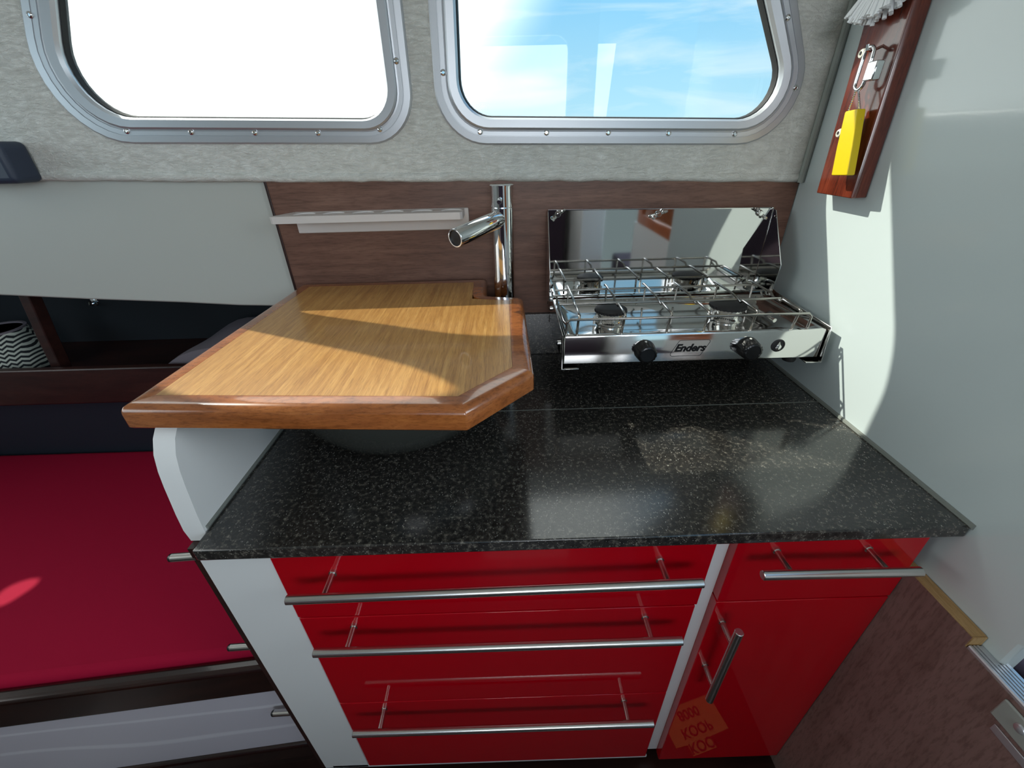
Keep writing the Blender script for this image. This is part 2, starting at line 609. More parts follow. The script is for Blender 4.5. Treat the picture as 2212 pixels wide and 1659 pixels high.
def cabin_side():
    outer = [(-1.95, 0.425), (-0.98, 0.410), (-0.46, 0.395), (0.012, 0.386), (BULK_X, 0.371), (BULK_X, TOP), (-1.95, TOP)]
    holes = []
    for ci, co, ri, ro in ((W1_IN, W1_OUT, W1_RI, W1_RO), (W2_IN, W2_OUT, W2_RI, W2_RO), (W3_IN, W3_OUT, W3_RI, W3_RO)):
        a, b = round_poly(ci, ri), round_poly(co, ro)
        holes.append(lerp2(a, b, 0.18))
    w = plate_with_holes('wall_back', outer, holes, 'y', GY, GY + 0.032, 'grp')
    struct(w)
    # the rolled bottom lip of the moulding
    b = MB()
    pts = [(-1.95, 0.425), (-0.98, 0.411), (-0.46, 0.396), (0.012, 0.387), (BULK_X - 0.002, 0.372)]
    dense = []
    for i in range(len(pts) - 1):
        for k in range(24):
            t = k / 24
            x = pts[i][0] + (pts[i + 1][0] - pts[i][0]) * t
            z = pts[i][1] + (pts[i + 1][1] - pts[i][1]) * t
            dense.append((x, GY + 0.005 + random.uniform(-0.0006, 0.0006), z + 0.003 + random.uniform(-0.0012, 0.0012)))
    dense.append((pts[-1][0], GY + 0.005, pts[-1][1] + 0.003))
    b.tube(dense, 0.009, 10)
    b.build('lip', 'grp', w)


def window(n, ci, co, ri, ro, screws, pane_mat):
    a, b = round_poly(ci, ri, 10), round_poly(co, ro, 10)
    cx = sum(p[0] for p in ci) / 4
    root = sroot('window_%d' % n, (cx, GY, ci[0][1]))
    # aluminium profile from the glass outwards: (fraction, height above the wall towards the cabin)
    prof = [(0.0, -0.016), (0.0, 0.004), (0.08, 0.0095), (0.36, 0.0105), (0.42, 0.0085), (0.44, 0.0055),
            (0.50, 0.0050), (0.505, 0.0062), (0.66, 0.0062), (0.665, 0.0052), (0.69, 0.0052), (0.695, 0.0064), (0.93, 0.0058), (0.985, 0.0035), (1.0, -0.001)]
    loops = []
    for t, h in prof:
        loops.append([(x, GY - h, z) for x, z in lerp2(a, b, t)])
    MB().loops(loops, False, False).build('frame', 'alu', root, smooth=25)
    # black gasket
    inner = lerp2(a, b, -0.07)
    g = MB().loops([[(x, GY + 0.014, z) for x, z in a], [(x, GY + 0.004, z) for x, z in lerp2(a, b, 0.01)],
                    [(x, GY + 0.002, z) for x, z in lerp2(a, b, -0.03)], [(x, GY + 0.010, z) for x, z in inner], [(x, GY + 0.016, z) for x, z in inner]], False, False)
    g.build('gasket', 'rubber', root)
    p = MB().loops([[(x, GY + 0.011, z) for x, z in lerp2(a, b, -0.01)], [(x, GY + 0.015, z) for x, z in lerp2(a, b, -0.01)]])
    p.build('pane', pane_mat, root, smooth=0)
    for x, z in screws:
        s = MB().lathe((x, GY - 0.0045, z), (0, -1, 0), [(0.0052, 0), (0.0052, 0.002), (0.0042, 0.0036), (0.0026, 0.0042), (0.0022, 0.003), (0.0, 0.003)], 14)
        s.build('screw', 'chrome', root)


cabin_side()
window(1, W1_IN, W1_OUT, W1_RI, W1_RO,
       [(-0.695, 0.482), (-0.578, 0.478), (-0.461, 0.4745), (-0.344, 0.4715), (-0.228, 0.475), (-0.181, 0.576), (-0.774, 0.648), (-0.182, 0.72)], 'pane_hazy')
window(2, W2_IN, W2_OUT, W2_RI, W2_RO,
       [(-0.101, 0.558), (-0.041, 0.467), (0.084, 0.463), (0.201, 0.4605), (0.316, 0.457), (0.443, 0.453), (0.492, 0.622), (0.537, 0.523), (-0.095, 0.70)], 'pane_clear')
window(3, W3_IN, W3_OUT, W3_RI, W3_RO, [], 'pane_clear')

# lining under the windows: plain white on the left with a sagging lower edge, ending at the wood panel
low = [(-1.58, 0.206), (-1.35, 0.195), (-1.141, 0.175), (-0.95, 0.160), (-0.738, 0.146), (-0.62, 0.136), (-0.53, 0.132), (-0.455, 0.128)]
poly = low + [(-0.455, 0.40), (-0.98, 0.414), (-1.58, 0.424)]
struct(MB().prism(poly, 'y', WALL_Y, WALL_Y + 0.02).build('wall_lining', 'lining', smooth=30, bevel=0.004))
# brown wood panel behind the worktop
wp = struct(MB().box(-0.4715, BULK_X - 0.002, WALL_Y - 0.008, WALL_Y + 0.02, 0.103, 0.392).build('wall_panel', 'panel'))
MB().box(-0.4765, -0.4715, WALL_Y - 0.0095, WALL_Y + 0.02, 0.103, 0.392).build('edge_strip', 'shelfwood', wp, bevel=0.001)

# white bulkhead on the right: cut away low down at its front end
poly = [(0.975, FLOOR), (0.262, FLOOR), (0.262, -0.088), (0.245, -0.07), (0.245, TOP), (0.975, TOP)]
bulk = struct(MB().prism(poly, 'x', BULK_X, BULK_X + 0.022).build('wall_right', 'gelcoat', bevel=0.004))
# brown plywood facing low on the bulkhead, its top stepped down at the front
poly = [(0.97, -0.112), (0.288, -0.112), (0.288, -0.131), (0.08, -0.131), (0.08, FLOOR), (0.97, FLOOR)]
facing = struct(MB().prism(poly, 'x', BULK_X - 0.0205, BULK_X - 0.0005).build('trim_1', 'bulkwood'))
MB().box(BULK_X - 0.020, BULK_X - 0.001, 0.289, 0.40, -0.1125, -0.1110).build('plywood_edge', 'ply', facing)
MB().box(BULK_X - 0.020, BULK_X - 0.001, 0.2868, 0.2885, -0.1305, -0.1115).build('plywood_edge', 'ply', facing)
# grey joint strip up the corner between cabin side and bulkhead
b = MB().tube([(BULK_X - 0.006, GY - 0.006, 0.366), (BULK_X - 0.006, GY - 0.006, TOP)], 0.006, 8)
struct(b.build('trim_2', 'trimgrey'))
# sealant line along the right end of the worktop
b = MB().tube([(BULK_X - 0.001, 0.366, 0.0), (BULK_X - 0.001, 0.5, 0.001), (BULK_X - 0.001, 0.915, 0.001)], 0.0042, 8)
struct(b.build('trim_3', 'silicone'))

# rest of the cabin round and behind the camera
struct(MB().box(-2.0, 1.7, -1.35, 1.3, FLOOR - 0.03, FLOOR).build('floor', 'floor'))
struct(MB().box(-2.0, 1.0, -1.40, 0.945, TOP, TOP + 0.03).build('ceiling', 'ceil'))
port = [(-1.98, FLOOR), (0.60, FLOOR), (0.60, TOP), (-1.98, TOP)]
struct(plate_with_holes('wall_front', port, [round_poly([(-0.62, 0.42), (0.42, 0.42), (0.42, 1.0), (-0.62, 1.0)], [0.08] * 4)], 'y', -1.38, -1.35, 'lining'))
struct(plate_with_holes('wall_left', [(-1.35, FLOOR), (1.28, FLOOR), (1.28, 0.40), (0.96, 0.42), (0.96, TOP), (-1.35, TOP)],
       [round_poly([(-0.8, 0.35), (0.75, 0.35), (0.75, 1.0), (-0.8, 1.0)], [0.08] * 4)], 'x', -2.0, -1.97, 'lining'))
# hull behind the settee and the shelf recess
struct(plate_with_holes('wall_side_deck', [(-1.97, 0.957), (BULK_X, 0.957), (BULK_X, 1.29), (-1.97, 1.29)],
       [[(-1.815 + 0.040 * math.cos(a) * (1 + 0.12 * math.sin(3 * a)), 1.003 + 0.040 * math.sin(a)) for a in [2 * math.pi * k / 20 for k in range(20)]]], 'z', 0.405, 0.43, 'lining'))  # unseen deck shuts out sun; added hole drops a sun spot on the cushion
struct(MB().box(-1.97, -0.46, 1.26, 1.28, FLOOR, 0.40).build('wall_hull', 'dark'))

# ================================================================== WORKTOP
CF, CL, CR = 0.368, -0.4185, 0.6015
wt = thing('worktop', (0.09, 0.64, -0.02), 'black granite worktop with pale flecks under the stove and round basin', 'worktop')
SEAM = 0.674
MB().prism([(CL, CF), (CR, CF), (CR, SEAM - 0.0008), (CL, SEAM - 0.0008)], 'z', -0.02, 0.0).build('front_slab', 'granite', wt, bevel=0.0022)
MB().prism([(CL, SEAM), (CR, SEAM), (CR, 0.936), (CL, 0.936)], 'z', -0.02, -0.0001).build('rear_slab', 'granite', wt, bevel=0.0006)
MB().box(CL, CR, SEAM - 0.0006, SEAM - 0.0002, -0.012, 0.00005).build('joint', 'silicone', wt)
MB().box(CL, CR - 0.001, 0.917, 0.9365, 0.0002, 0.103).build('upstand', 'granite', wt, bevel=0.001)

# ================================================================== CABINETS
FY = 0.385            # face of the fronts
CY = 0.405            # face of the carcass


def bar_handle(parent, p0, p1, posts, depth=0.040, r=0.0065):
    """bar from p0 to p1 (on the bar's axis) with posts at fractions along it back to the front"""
    b = MB()
    p0, p1 = Vector(p0), Vector(p1)
    d = (p1 - p0).normalized()
    b.lathe(p0, d, [(r * 0.86, 0), (r, 0.0008), (r, (p1 - p0).length - 0.0008), (r * 0.86, (p1 - p0).length)], 18)
    for t in posts:
        q = p0 + (p1 - p0) * t
        b.lathe(q, (0, 1, 0), [(0.0042, 0.002), (0.0042, depth - 0.004), (0.0058, depth - 0.004), (0.0058, depth + 0.0005)], 14)
    return b.build('handle', 'brushed', parent)


dc = thing('drawer_cabinet', (-0.06, 0.65, FLOOR + 0.05), 'white cabinet with three red gloss drawers left of the pale divider', 'cabinet')
# carcass: left stile, end panel, divider, bottom rail, back
MB().box(-0.436, -0.3385, CY - 0.018, CY, -0.756, -0.0205).build('stile', 'laminate', dc, bevel=0.0012)
c = MB().box(-0.4355, -0.418, CY, 0.90, -0.756, -0.0205)
c.box(-0.418, 0.302, CY, 0.90, -0.756, -0.74).box(-0.418, 0.302, 0.885, 0.90, -0.74, -0.0205)
c.build('carcass', 'laminate', dc)
MB().box(-0.445, -0.4365, CY - 0.0165, 0.90, -0.756, -0.0205).build('end_veneer', 'shelfwood', dc)
MB().box(0.284, 0.3125, CY - 0.004, 0.90, -0.756, -0.0205).build('divider', 'laminate', dc, bevel=0.001)
MB().box(-0.418, 0.284, CY - 0.018, CY, -0.756, -0.7465).build('bottom_rail', 'laminate', dc)
for z0, z1, hz, hx0, hx1 in ((-0.1805, -0.024, -0.070, -0.3065, 0.2515), (-0.4555, -0.1835, -0.205, -0.304, 0.249), (-0.7455, -0.4585, -0.4765, -0.303, 0.246)):
    d = MB().box(-0.3375 + (0.0 if z0 > -0.3 else 0.001), 0.2825 - (0.0 if z0 > -0.2 else 0.002), FY, CY - 0.001, z0, z1).build('drawer', 'red', dc, bevel=0.0012)
    dz = 0.004 if z1 > -0.1 else 0.0
    bar_handle(d, (hx0, 0.345, hz - dz), (hx1, 0.345, hz + dz), (0.088, 0.918))
for z in (-0.044, -0.273, -0.508):
    b = MB().lathe((-0.4455, 0.394, z + 0.002), (-1, 0, -0.06), [(0.0060, -0.003), (0.0060, 0.033)], 14)
    pg = b.build('peg', 'brushed', dc)
    MB().lathe((-0.4455 - 0.033, 0.394, z), (-1, 0, -0.06), [(0.0060, 0), (0.0058, 0.003), (0.004, 0.005)], 14).build('end_cap', 'black', pg)

rc = thing('door_cabinet', (0.45, 0.65, FLOOR + 0.05), 'red gloss cabinet with small drawer over a door beside brown bulkhead', 'cabinet')
c = MB().box(0.314, 0.326, CY, 0.90, -0.7565, -0.0205).box(0.326, 0.58, CY, 0.90, -0.7565, -0.745).box(0.566, 0.58, CY, 0.90, -0.745, -0.0205)
c.box(0.326, 0.566, 0.888, 0.90, -0.745, -0.0205)
c.build('carcass', 'laminate', rc)
d = MB().box(0.3125, 0.5815, FY, CY - 0.001, -0.1735, -0.0225).build('drawer', 'red', rc, bevel=0.0012)
bar_handle(d, (0.3275, 0.345, -0.054), (0.541, 0.345, -0.057), (0.19, 0.80))
d = MB().box(0.3125, 0.5815, FY, CY - 0.001, -0.766, -0.1765).build('door', 'red', rc, bevel=0.0012)
b = MB()
b.lathe((0.3305, 0.345, -0.186), (0, 0, -1), [(0.0056, 0), (0.0065, 0.0008), (0.0065, 0.2072), (0.0056, 0.208)], 18)
for z in (-0.225, -0.356):
    b.lathe((0.3305, 0.345, z), (0, 1, 0), [(0.0042, 0.002), (0.0042, 0.036), (0.0058, 0.036), (0.0058, 0.0405)], 14)
b.build('handle', 'brushed', d)
pl = MB().box(-0.445, 0.5815, CY + 0.02, CY + 0.038, FLOOR, -0.757)
tag(pl.build('plinth', 'darkwood', bevel=0.004), 'dark brown wooden plinth along the floor under red cabinets', 'plinth')

# ---- white curved side panel standing at the left end of the worktop
prof = [(0.93, -0.0195), (0.4015, -0.0195)]
prof += [(0.3995, 0.003), (0.4015, 0.03), (0.4045, 0.055), (0.407, 0.076), (0.4105, 0.098), (0.4165, 0.120), (0.4265, 0.138), (0.439, 0.150), (0.452, 0.1565), (0.93, 0.1565)]
sp = thing('partition', (-0.433, 0.66, -0.0195), 'white curved upright partition at worktop left end under the wooden board', 'partition')
MB().prism(prof, 'x', -0.4475, -0.4198).build('panel_board', 'laminate', sp, smooth=50)
MB().tube([(-0.4188, 0.404, 0.0030), (-0.4188, 0.6, 0.0031), (-0.4188, 0.915, 0.0030)], 0.0028, 8).build('sealant', 'silicone', sp)

# ================================================================== BASIN, BOARD, FAUCET
bs = thing('wash_basin', (-0.20, 0.675, 0.0), 'round smoked glass vessel basin standing beneath the wooden board', 'basin')
po = [(0.095, 0.0), (0.128, 0.006), (0.158, 0.028), (0.180, 0.062), (0.194, 0.105), (0.200, 0.150), (0.2005, 0.1575)]
pi = [(0.192, 0.1575), (0.188, 0.115), (0.172, 0.068), (0.145, 0.032), (0.09, 0.014), (0.02, 0.010)]
MB().lathe((-0.20, 0.675, 0.0003), (0, 0, 1), po + pi, 72).build('bowl', 'basin', bs)
MB().lathe((-0.20, 0.675, 0.0103), (0, 0, 1), [(0.024, 0.0), (0.024, 0.002), (0.018, 0.003)], 24).build('drain', 'chrome', bs)

bd = thing('cutting_board', (-0.21, 0.66, 0.158), 'thick varnished mahogany board with clipped corner and faucet notch over basin', 'board')
outl = [(-0.464, 0.420), (-0.050, 0.394), (0.033, 0.482), (0.032, 0.785), (-0.039, 0.802), (-0.043, 0.9165), (-0.450, 0.9165)]
RAD = [0.006, 0.005, 0.008, 0.014, 0.004, 0.008, 0.006]
def ring_at(d): return round_poly(offset_poly(outl, d), [max(r - d, 0.0008) if k != 4 else r + d for k, r in enumerate(RAD)], 4)
ZB, ZT = 0.1582, 0.190
ins = [(0.003, ZB), (0.0, ZB + 0.003), (0.0, ZT - 0.0105), (0.0012, ZT - 0.0065), (0.0040, ZT - 0.0030), (0.0085, ZT - 0.0007), (0.0125, ZT), (0.028, ZT)]
lp = [[(x, y, z) for x, y in ring_at(d)] for d, z in ins]
lp.append([(x, y, ZB) for x, y in ring_at(0.028)])
b = MB().loops(lp + [lp[0]], False, False)
b.build('edging', 'border', bd, smooth=40)
MB().prism(offset_poly(outl, 0.0283), 'z', ZB, ZT).build('inlay', 'inlay', bd)

fc = thing('faucet', (-0.004, 0.855, 0.0), 'tall chrome column faucet with slanted spout beside mirror stove lid', 'faucet')
fx, fy, fr = -0.004, 0.858, 0.0212
MB().lathe((fx, fy, 0.0003), (0, 0, 1), [(0.026, 0), (0.025, 0.004), (fr, 0.006), (fr, 0.3415), (fr - 0.001, 0.3425)], 40).build('column', 'chrome', fc)
cap = MB().lathe((fx, fy, 0.3425), (0, 0, 1), [(fr - 0.001, 0), (fr, 0.001), (fr, 0.036), (fr + 0.0012, 0.0362), (fr + 0.0012, 0.0382), (fr - 0.0005, 0.0390)], 40).build('lever_cap', 'chrome', fc)
MB().lathe((fx - 0.002, fy - 0.012, 0.3595), (-0.10, -1, -0.12), [(0.0035, 0), (0.0042, 0.030), (0.0038, 0.031)], 16).build('lever', 'chrome', cap)
sa = Vector((fx - 0.004, fy - 0.006, 0.3235)); se = Vector((-0.0865, 0.752, 0.3075))
sd = (se - sa).normalized(); sl = (se - sa).length
spt = MB().lathe(sa, sd, [(0.0162, 0.0), (0.0162, sl - 0.001), (0.0155, sl), (0.0138, sl), (0.0132, sl - 0.004), (0.0, sl - 0.004)], 32).build('spout', 'chrome', fc)
MB().lathe(se - sd * 0.0045, sd, [(0.0130, 0), (0.0130, 0.0015), (0.004, 0.0028)], 24).build('aerator', 'blackmat', spt)

# ================================================================== GLASS RACK ON THE WOOD PANEL
gr = thing('glass_rack', (-0.26, WALL_Y - 0.008, 0.296), 'white plastic wall rack with six round wells on the brown panel', 'rack')
zt = 0.334
tp = [(-0.433, WALL_Y - 0.009), (-0.455, 0.872), (-0.449, 0.866), (-0.086, 0.866), (-0.0815, 0.872), (-0.0815, WALL_Y - 0.009)]
holes = []
hx = [-0.398 + i * 0.0585 for i in range(6)]
for x in hx:
    holes.append([(x + 0.0215 * math.cos(2 * math.pi * k / 24), 0.897 + 0.0195 * math.sin(2 * math.pi * k / 24)) for k in range(24)])
plate_with_holes('shelf_plate', tp, holes, 'z', zt - 0.013, zt, 'rack', gr)
w = MB()
for x in hx:
    w.loops([[(x + r * 0.0216 / 0.0216 * math.cos(2 * math.pi * k / 24), 0.897 + r * 0.906 * math.sin(2 * math.pi * k / 24), z) for k in range(24)]
             for r, z in ((0.0216, zt - 0.002), (0.0195, zt - 0.006), (0.015, zt - 0.0115), (0.003, zt - 0.0122), (0.003, zt - 0.0127), (0.0216, zt - 0.0127))], True, True)
w.build('wells', 'rack', gr)
MB().box(-0.430, -0.0735, WALL_Y - 0.0155, WALL_Y - 0.0082, 0.293, zt + 0.0005).build('back_plate', 'rack', gr, bevel=0.002)
for x in (-0.412, -0.098):
    MB().lathe((x, WALL_Y - 0.0152, 0.3175), (0, -1, 0), [(0.0045, 0), (0.0040, 0.002), (0.002, 0.003)], 14).build('screw', 'blackmat', gr)

# ================================================================== STOVE
st = thing('camping_stove', (0.34, 0.80, 0.08), 'polished steel two burner gas stove with mirror lid hung on brown panel', 'stove')
SX0, SX1, SY0, SY1, SZ0, SZ1 = 0.1025, 0.583, 0.6975, 0.905, 0.084, 0.1425
# body: front panel, flat bottom and a sunk top tray with rounded basin
o4 = [(SX0, SY0), (SX1, SY0), (SX1, SY1), (SX0, SY1)]
def rr(inset, r): return round_poly(offset_poly(o4, inset), [r] * 4, 6)
lp = [[(x, y, z) for x, y in rr(i, r)] for i, r, z in ((0.002, 0.002, SZ0), (0.0, 0.002, SZ0 + 0.002), (0.0, 0.003, SZ1 - 0.004), (0.0015, 0.003, SZ1 - 0.001), (0.006, 0.004, SZ1),
      (0.011, 0.010, SZ1 - 0.0015), (0.018, 0.018, SZ1 - 0.010), (0.028, 0.022, SZ1 - 0.014), (0.060, 0.02, SZ1 - 0.0145))]
MB().loops(lp, True, True).build('body', 'steel', st, smooth=35)
# end plates with their turned-in feet
for sgn, xa, xb in ((-1, SX0 - 0.0045, SX0 - 0.0025), (1, SX1 + 0.0025, SX1 + 0.0045)):
    py = [(SY0 - 0.010, SZ0 - 0.0045), (SY0 - 0.004, SZ1 + 0.004), (SY1 - 0.03, SZ1 + 0.012), (0.9165, SZ1 + 0.020), (0.9165, SZ0 + 0.03), (SY1, SZ0 - 0.0045)]
    b = MB().prism(py, 'x', xa, xb)
    fx0, fx1 = (xa, xa + 0.033) if sgn < 0 else (xb - 0.030, xb)
    b.box(fx0, fx1, SY0 - 0.010, SY1, SZ0 - 0.0062, SZ0 - 0.0042)
    b.box(min(xa, xb + 0) if sgn < 0 else SX1, SX0 if sgn < 0 else xb, SY0 + 0.02, SY0 + 0.05, SZ0 + 0.01, SZ0 + 0.03)
    e = b.build('end_plate', 'steel', st, bevel=0.0006)
for y, z, r in ((0.885, 0.150, 0.006), (0.885, 0.128, 0.005), (0.735, 0.112, 0.006)):
    MB().lathe((SX0 - 0.0045, y, z), (-1, 0, 0), [(r, -0.001), (r, 0.003), (r * 0.6, 0.005)], 14).build('rivet', 'chrome', st)
MB().lathe((0.548, 0.722, SZ0 - 0.006), (0, 0, -1), [(0.011, 0.0), (0.0125, 0.006), (0.011, 0.010)], 20).build('rubber_foot', 'rubber', st)
MB().lathe((0.150, 0.760, SZ0 - 0.006), (0, 0, -1), [(0.011, 0.0), (0.0125, 0.006), (0.011, 0.010)], 20).build('rubber_foot', 'rubber', st)
# lid folded up against the wood panel
ly = 0.915
LX0, LX1 = 0.0898, 0.554
lid = MB().prism([(LX0, 0.140), (LX1, 0.140), (LX1, 0.3205), (LX0, 0.327)], 'y', ly, ly + 0.002).build('lid', 'mirror', st, bevel=0.0005)
MB().tube([(LX0, ly - 0.0006, 0.142), (LX0, ly - 0.0006, 0.327), (LX1, ly - 0.0006, 0.3205)], 0.0011, 6).build('lid_rim', 'steel', lid)
for x0, zz in ((LX0 - 0.0020, 0.325), (LX1 + 0.0005, 0.319)):
    wing = [(ly + 0.001, 0.140), (ly + 0.001, zz), (ly - 0.010, zz - 0.002), (0.838, 0.222), (0.844, 0.158), (0.870, 0.150), (0.880, 0.140)]
    MB().prism(wing, 'x', x0, x0 + 0.0016).build('lid_wing', 'mirror', st, bevel=0.0004)
for x, z, a in ((0.1095, 0.3185, 0.7), (0.3170, 0.3145, 0.45), (0.5270, 0.3110, -0.7)):
    b = MB().lathe((x, WALL_Y - 0.0085, z), (0, -1, 0), [(0.003, 0.0), (0.003, 0.022)], 10)
    b.lathe((x, ly - 0.0002, z), (0, -1, 0), [(0.0066, 0), (0.0058, 0.005), (0.0045, 0.007)], 14)
    for s in (1, -1):
        u = Vector((math.cos(a), 0, math.sin(a))) * s
        p = Vector((x, ly - 0.003, z))
        b.tube([p + u * 0.003, p + u * 0.009 + Vector((0, -0.004, 0)), p + u * 0.014 + Vector((0, -0.008, 0)), p + u * 0.016 + Vector((0, -0.010, 0))],
               [0.003, 0.0032, 0.0036, 0.0020], 8)
    b.build('wing_nut', 'steel', st)
# burners
for bx, by, br in ((0.209, 0.800, 0.031), (0.449, 0.806, 0.034)):
    zb = SZ1 - 0.0142
    b = MB().lathe((bx, by, zb), (0, 0, 1), [(br * 0.98, -0.001), (br, 0.002), (br * 0.9, 0.004), (br * 0.84, 0.006), (br * 0.86, 0.014), (br * 0.95, 0.018), (br * 0.97, 0.022), (br * 0.9, 0.0235)], 40)
    bu = b.build('burner', 'steel', st)
    n = 60
    lo, hi, tp_ = [], [], []
    for k in range(n):
        a = 2 * math.pi * k / n
        r0 = br * (1.06 if k % 2 else 0.98)
        lo.append((bx + r0 * math.cos(a), by + r0 * math.sin(a), zb + 0.0215))
        hi.append((bx + br * 1.03 * math.cos(a), by + br * 1.03 * math.sin(a), zb + 0.0265))
        tp_.append((bx + br * 0.92 * math.cos(a), by + br * 0.92 * math.sin(a), zb + 0.0285))
    MB().loops([lo, hi, tp_, [(bx + (p[0] - bx) * 0.5, by + (p[1] - by) * 0.5, zb + 0.029) for p in tp_]]).build('burner_cap', 'blackmat', bu, smooth=30)
    MB().tube([(bx - 0.036, by - 0.018, zb + 0.002), (bx - 0.036, by - 0.018, zb + 0.017), (bx - 0.030, by - 0.015, zb + 0.019)], 0.0022, 8).build('spark_pin', 'white', bu)
# wire pot grid
pg = MB()
zg = 0.170
wr = 0.0024
zf = SZ1 - 0.006
pg.tube([(0.107, 0.706, zf), (0.107, 0.706, zg - 0.006), (0.113, 0.706, zg), (0.545, 0.706, zg), (0.551, 0.706, zg - 0.006), (0.551, 0.706, zf)], wr, 10)
pg.tube([(0.103, 0.790, zg), (0.541, 0.790, zg)], wr * 1.15, 10)
pg.tube([(0.104, 0.878, zg), (0.546, 0.882, zg)], wr, 10)
for i, x in enumerate((0.130, 0.213, 0.297, 0.366, 0.453, 0.531)):
    pg.tube([(x - 0.002, 0.7155, zf), (x - 0.001, 0.712, zg - 0.004), (x, 0.709, zg + 0.003), (x + 0.001, 0.716, zg + 0.0045), (x + 0.002, 0.768, zg + 0.0048),
             (x + 0.003, 0.776, zg - 0.001), (x + 0.003, 0.802, zg - 0.001) if i % 2 else (x + 0.003, 0.800, zg + 0.004), (x + 0.003, 0.812, zg + 0.0048), (x + 0.003, 0.892, zg + 0.0052), (x + 0.003, 0.899, zg + 0.003)], wr, 8)
    pg.tube([(x + 0.003, 0.880, zg), (x + 0.003, 0.881, zf + 0.002)], wr * 0.9, 8)
for x in (0.1075, 0.5505):
    pg.tube([(x, 0.706, zg - 0.010), (x, 0.75, zg - 0.020), (x, 0.86, zg - 0.022), (x, 0.872, zg - 0.012)], wr, 8)
pg.build('pot_grid', 'wire', st, smooth=60)
MB().tube([(0.505, 0.86, zf - 0.001), (0.512, 0.80, zf + 0.003), (0.52, 0.755, zf + 0.001)], 0.0042, 10).build('gas_pipe', 'steel', st)
# control knobs
for kx in (0.251, 0.442):
    b = MB()
    n = 48
    def ring(r, h, amp): return [(kx + (r + (amp if k % 3 else 0)) * math.cos(2 * math.pi * k / n), SY0 - h, 0.1115 + (r + (amp if k % 3 else 0)) * math.sin(2 * math.pi * k / n)) for k in range(n)]
    b.loops([ring(0.0195, 0.0, 0), ring(0.0195, 0.004, 0), ring(0.0182, 0.006, 0.0012), ring(0.0165, 0.024, 0.0012), ring(0.0155, 0.026, 0), ring(0.013, 0.0268, 0), ring(0.0125, 0.0258, 0)])
    k = b.build('knob', 'black', st, smooth=30)
    MB().lathe((kx - 0.001, SY0 - 0.0085, 0.1305), (0, -0.2, 1), [(0.0022, -0.001), (0.0020, 0.0008)], 12).build('white_dot', 'white', k)
ig = MB().lathe((0.501, SY0 + 0.0005, 0.1115), (0, -1, 0), [(0.0125, 0), (0.0125, 0.0015), (0.0105, 0.002), (0.0095, 0.0008), (0.0, 0.0008)], 28).build('igniter', 'blackmat', st)
MB().lathe((0.501, SY0 - 0.0002, 0.1085), (0, -1, 0), [(0.0055, 0), (0.0055, 0.003), (0.004, 0.0036)], 20).build('button', 'steel', ig)
MB().prism([(0.4955, 0.1085), (0.5065, 0.1085), (0.5012, 0.1205)], 'y', SY0 - 0.0022, SY0 - 0.0002).build('flame_mark', 'brushed', ig)
# maker's plate: outlined slanted lozenge with lettering
q = round_poly([(0.2995, 0.0955), (0.3585, 0.0955), (0.3745, 0.1275), (0.3155, 0.1275)], [0.004] * 4, 4)
badge = MB().tube([(x, SY0 - 0.0002, z) for x, z in q], 0.00045, 6, closed=True).build('badge', 'blackmat', st)
place_text('lettering', 'Enders', 0.0205, (0.3365, SY0 - 0.0004, 0.1115), (1, 0, 0), (0, 0, 1), 'black', badge, 0.32, 0.0007)

# ================================================================== PLANK ON THE BULKHEAD AND WHAT HANGS ON IT
pk = thing('wall_plank', (0.588, 0.79, 0.356), 'upright dark mahogany plank fixed to the white bulkhead', 'plank')
PX = 0.574
pp = [(BULK_X - 0.0005, 0.745), (BULK_X - 0.0005, 0.829), (PX, 0.829), (PX, 0.743), (PX + 0.004, 0.741), (PX + 0.010, 0.7415)]
MB().loops([[(x, y + 0.05 * (z - 0.356), z) for x, y in pp] for z in (0.356, 0.88)]).build('plank_board', 'mahog', pk, bevel=0.0014, smooth=40)
hooks = [(0.821, 0.558), (0.815, 0.450), (0.80, 0.70)]
for y, z in hooks:
    h = MB().lathe((PX + 0.001, y, z), (-1, 0, 0), [(0.0068, 0), (0.0068, 0.003), (0.0055, 0.0055), (0.0030, 0.006), (0.0026, 0.0045), (0.0, 0.0045)], 20).build('screw_cap', 'screwcap', pk)
    MB().lathe((PX - 0.0040, y, z), (-1, 0, 0), [(0.0024, 0), (0.0018, 0.0012)], 10).build('screw', 'blackmat', h)
LX = PX - 0.0165
hk = MB().tube([(PX + 0.001, 0.784, 0.562), (LX + 0.002, 0.784, 0.556), (LX - 0.006, 0.784, 0.557), (LX - 0.007, 0.784, 0.564)], 0.0020, 8).build('hook', 'chrome', pk)

pd = thing('padlock', (LX, 0.78, 0.505), 'small chrome padlock with a long shackle hanging on the mahogany plank', 'padlock')
s = MB().tube([(LX, 0.794, 0.517), (LX, 0.7945, 0.545)] + [(LX, 0.7850 + 0.0095 * math.cos(a), 0.5515 + 0.010 * math.sin(a)) for a in [math.pi * k / 8 for k in range(1, 8)]]
              + [(LX, 0.7755, 0.545), (LX, 0.7755, 0.520)] + [(LX, 0.7848 + 0.0092 * math.cos(a), 0.517 - 0.009 * math.sin(a)) for a in [math.pi - math.pi * k / 8 for k in range(1, 8)]], 0.0026, 10, closed=True)
s.build('shackle', 'chrome', pd)
b = MB().box(LX - 0.006, LX + 0.006, 0.754, 0.7735, 0.5175, 0.5415)
b.build('lock_body', 'chrome', pd, bevel=0.0015)

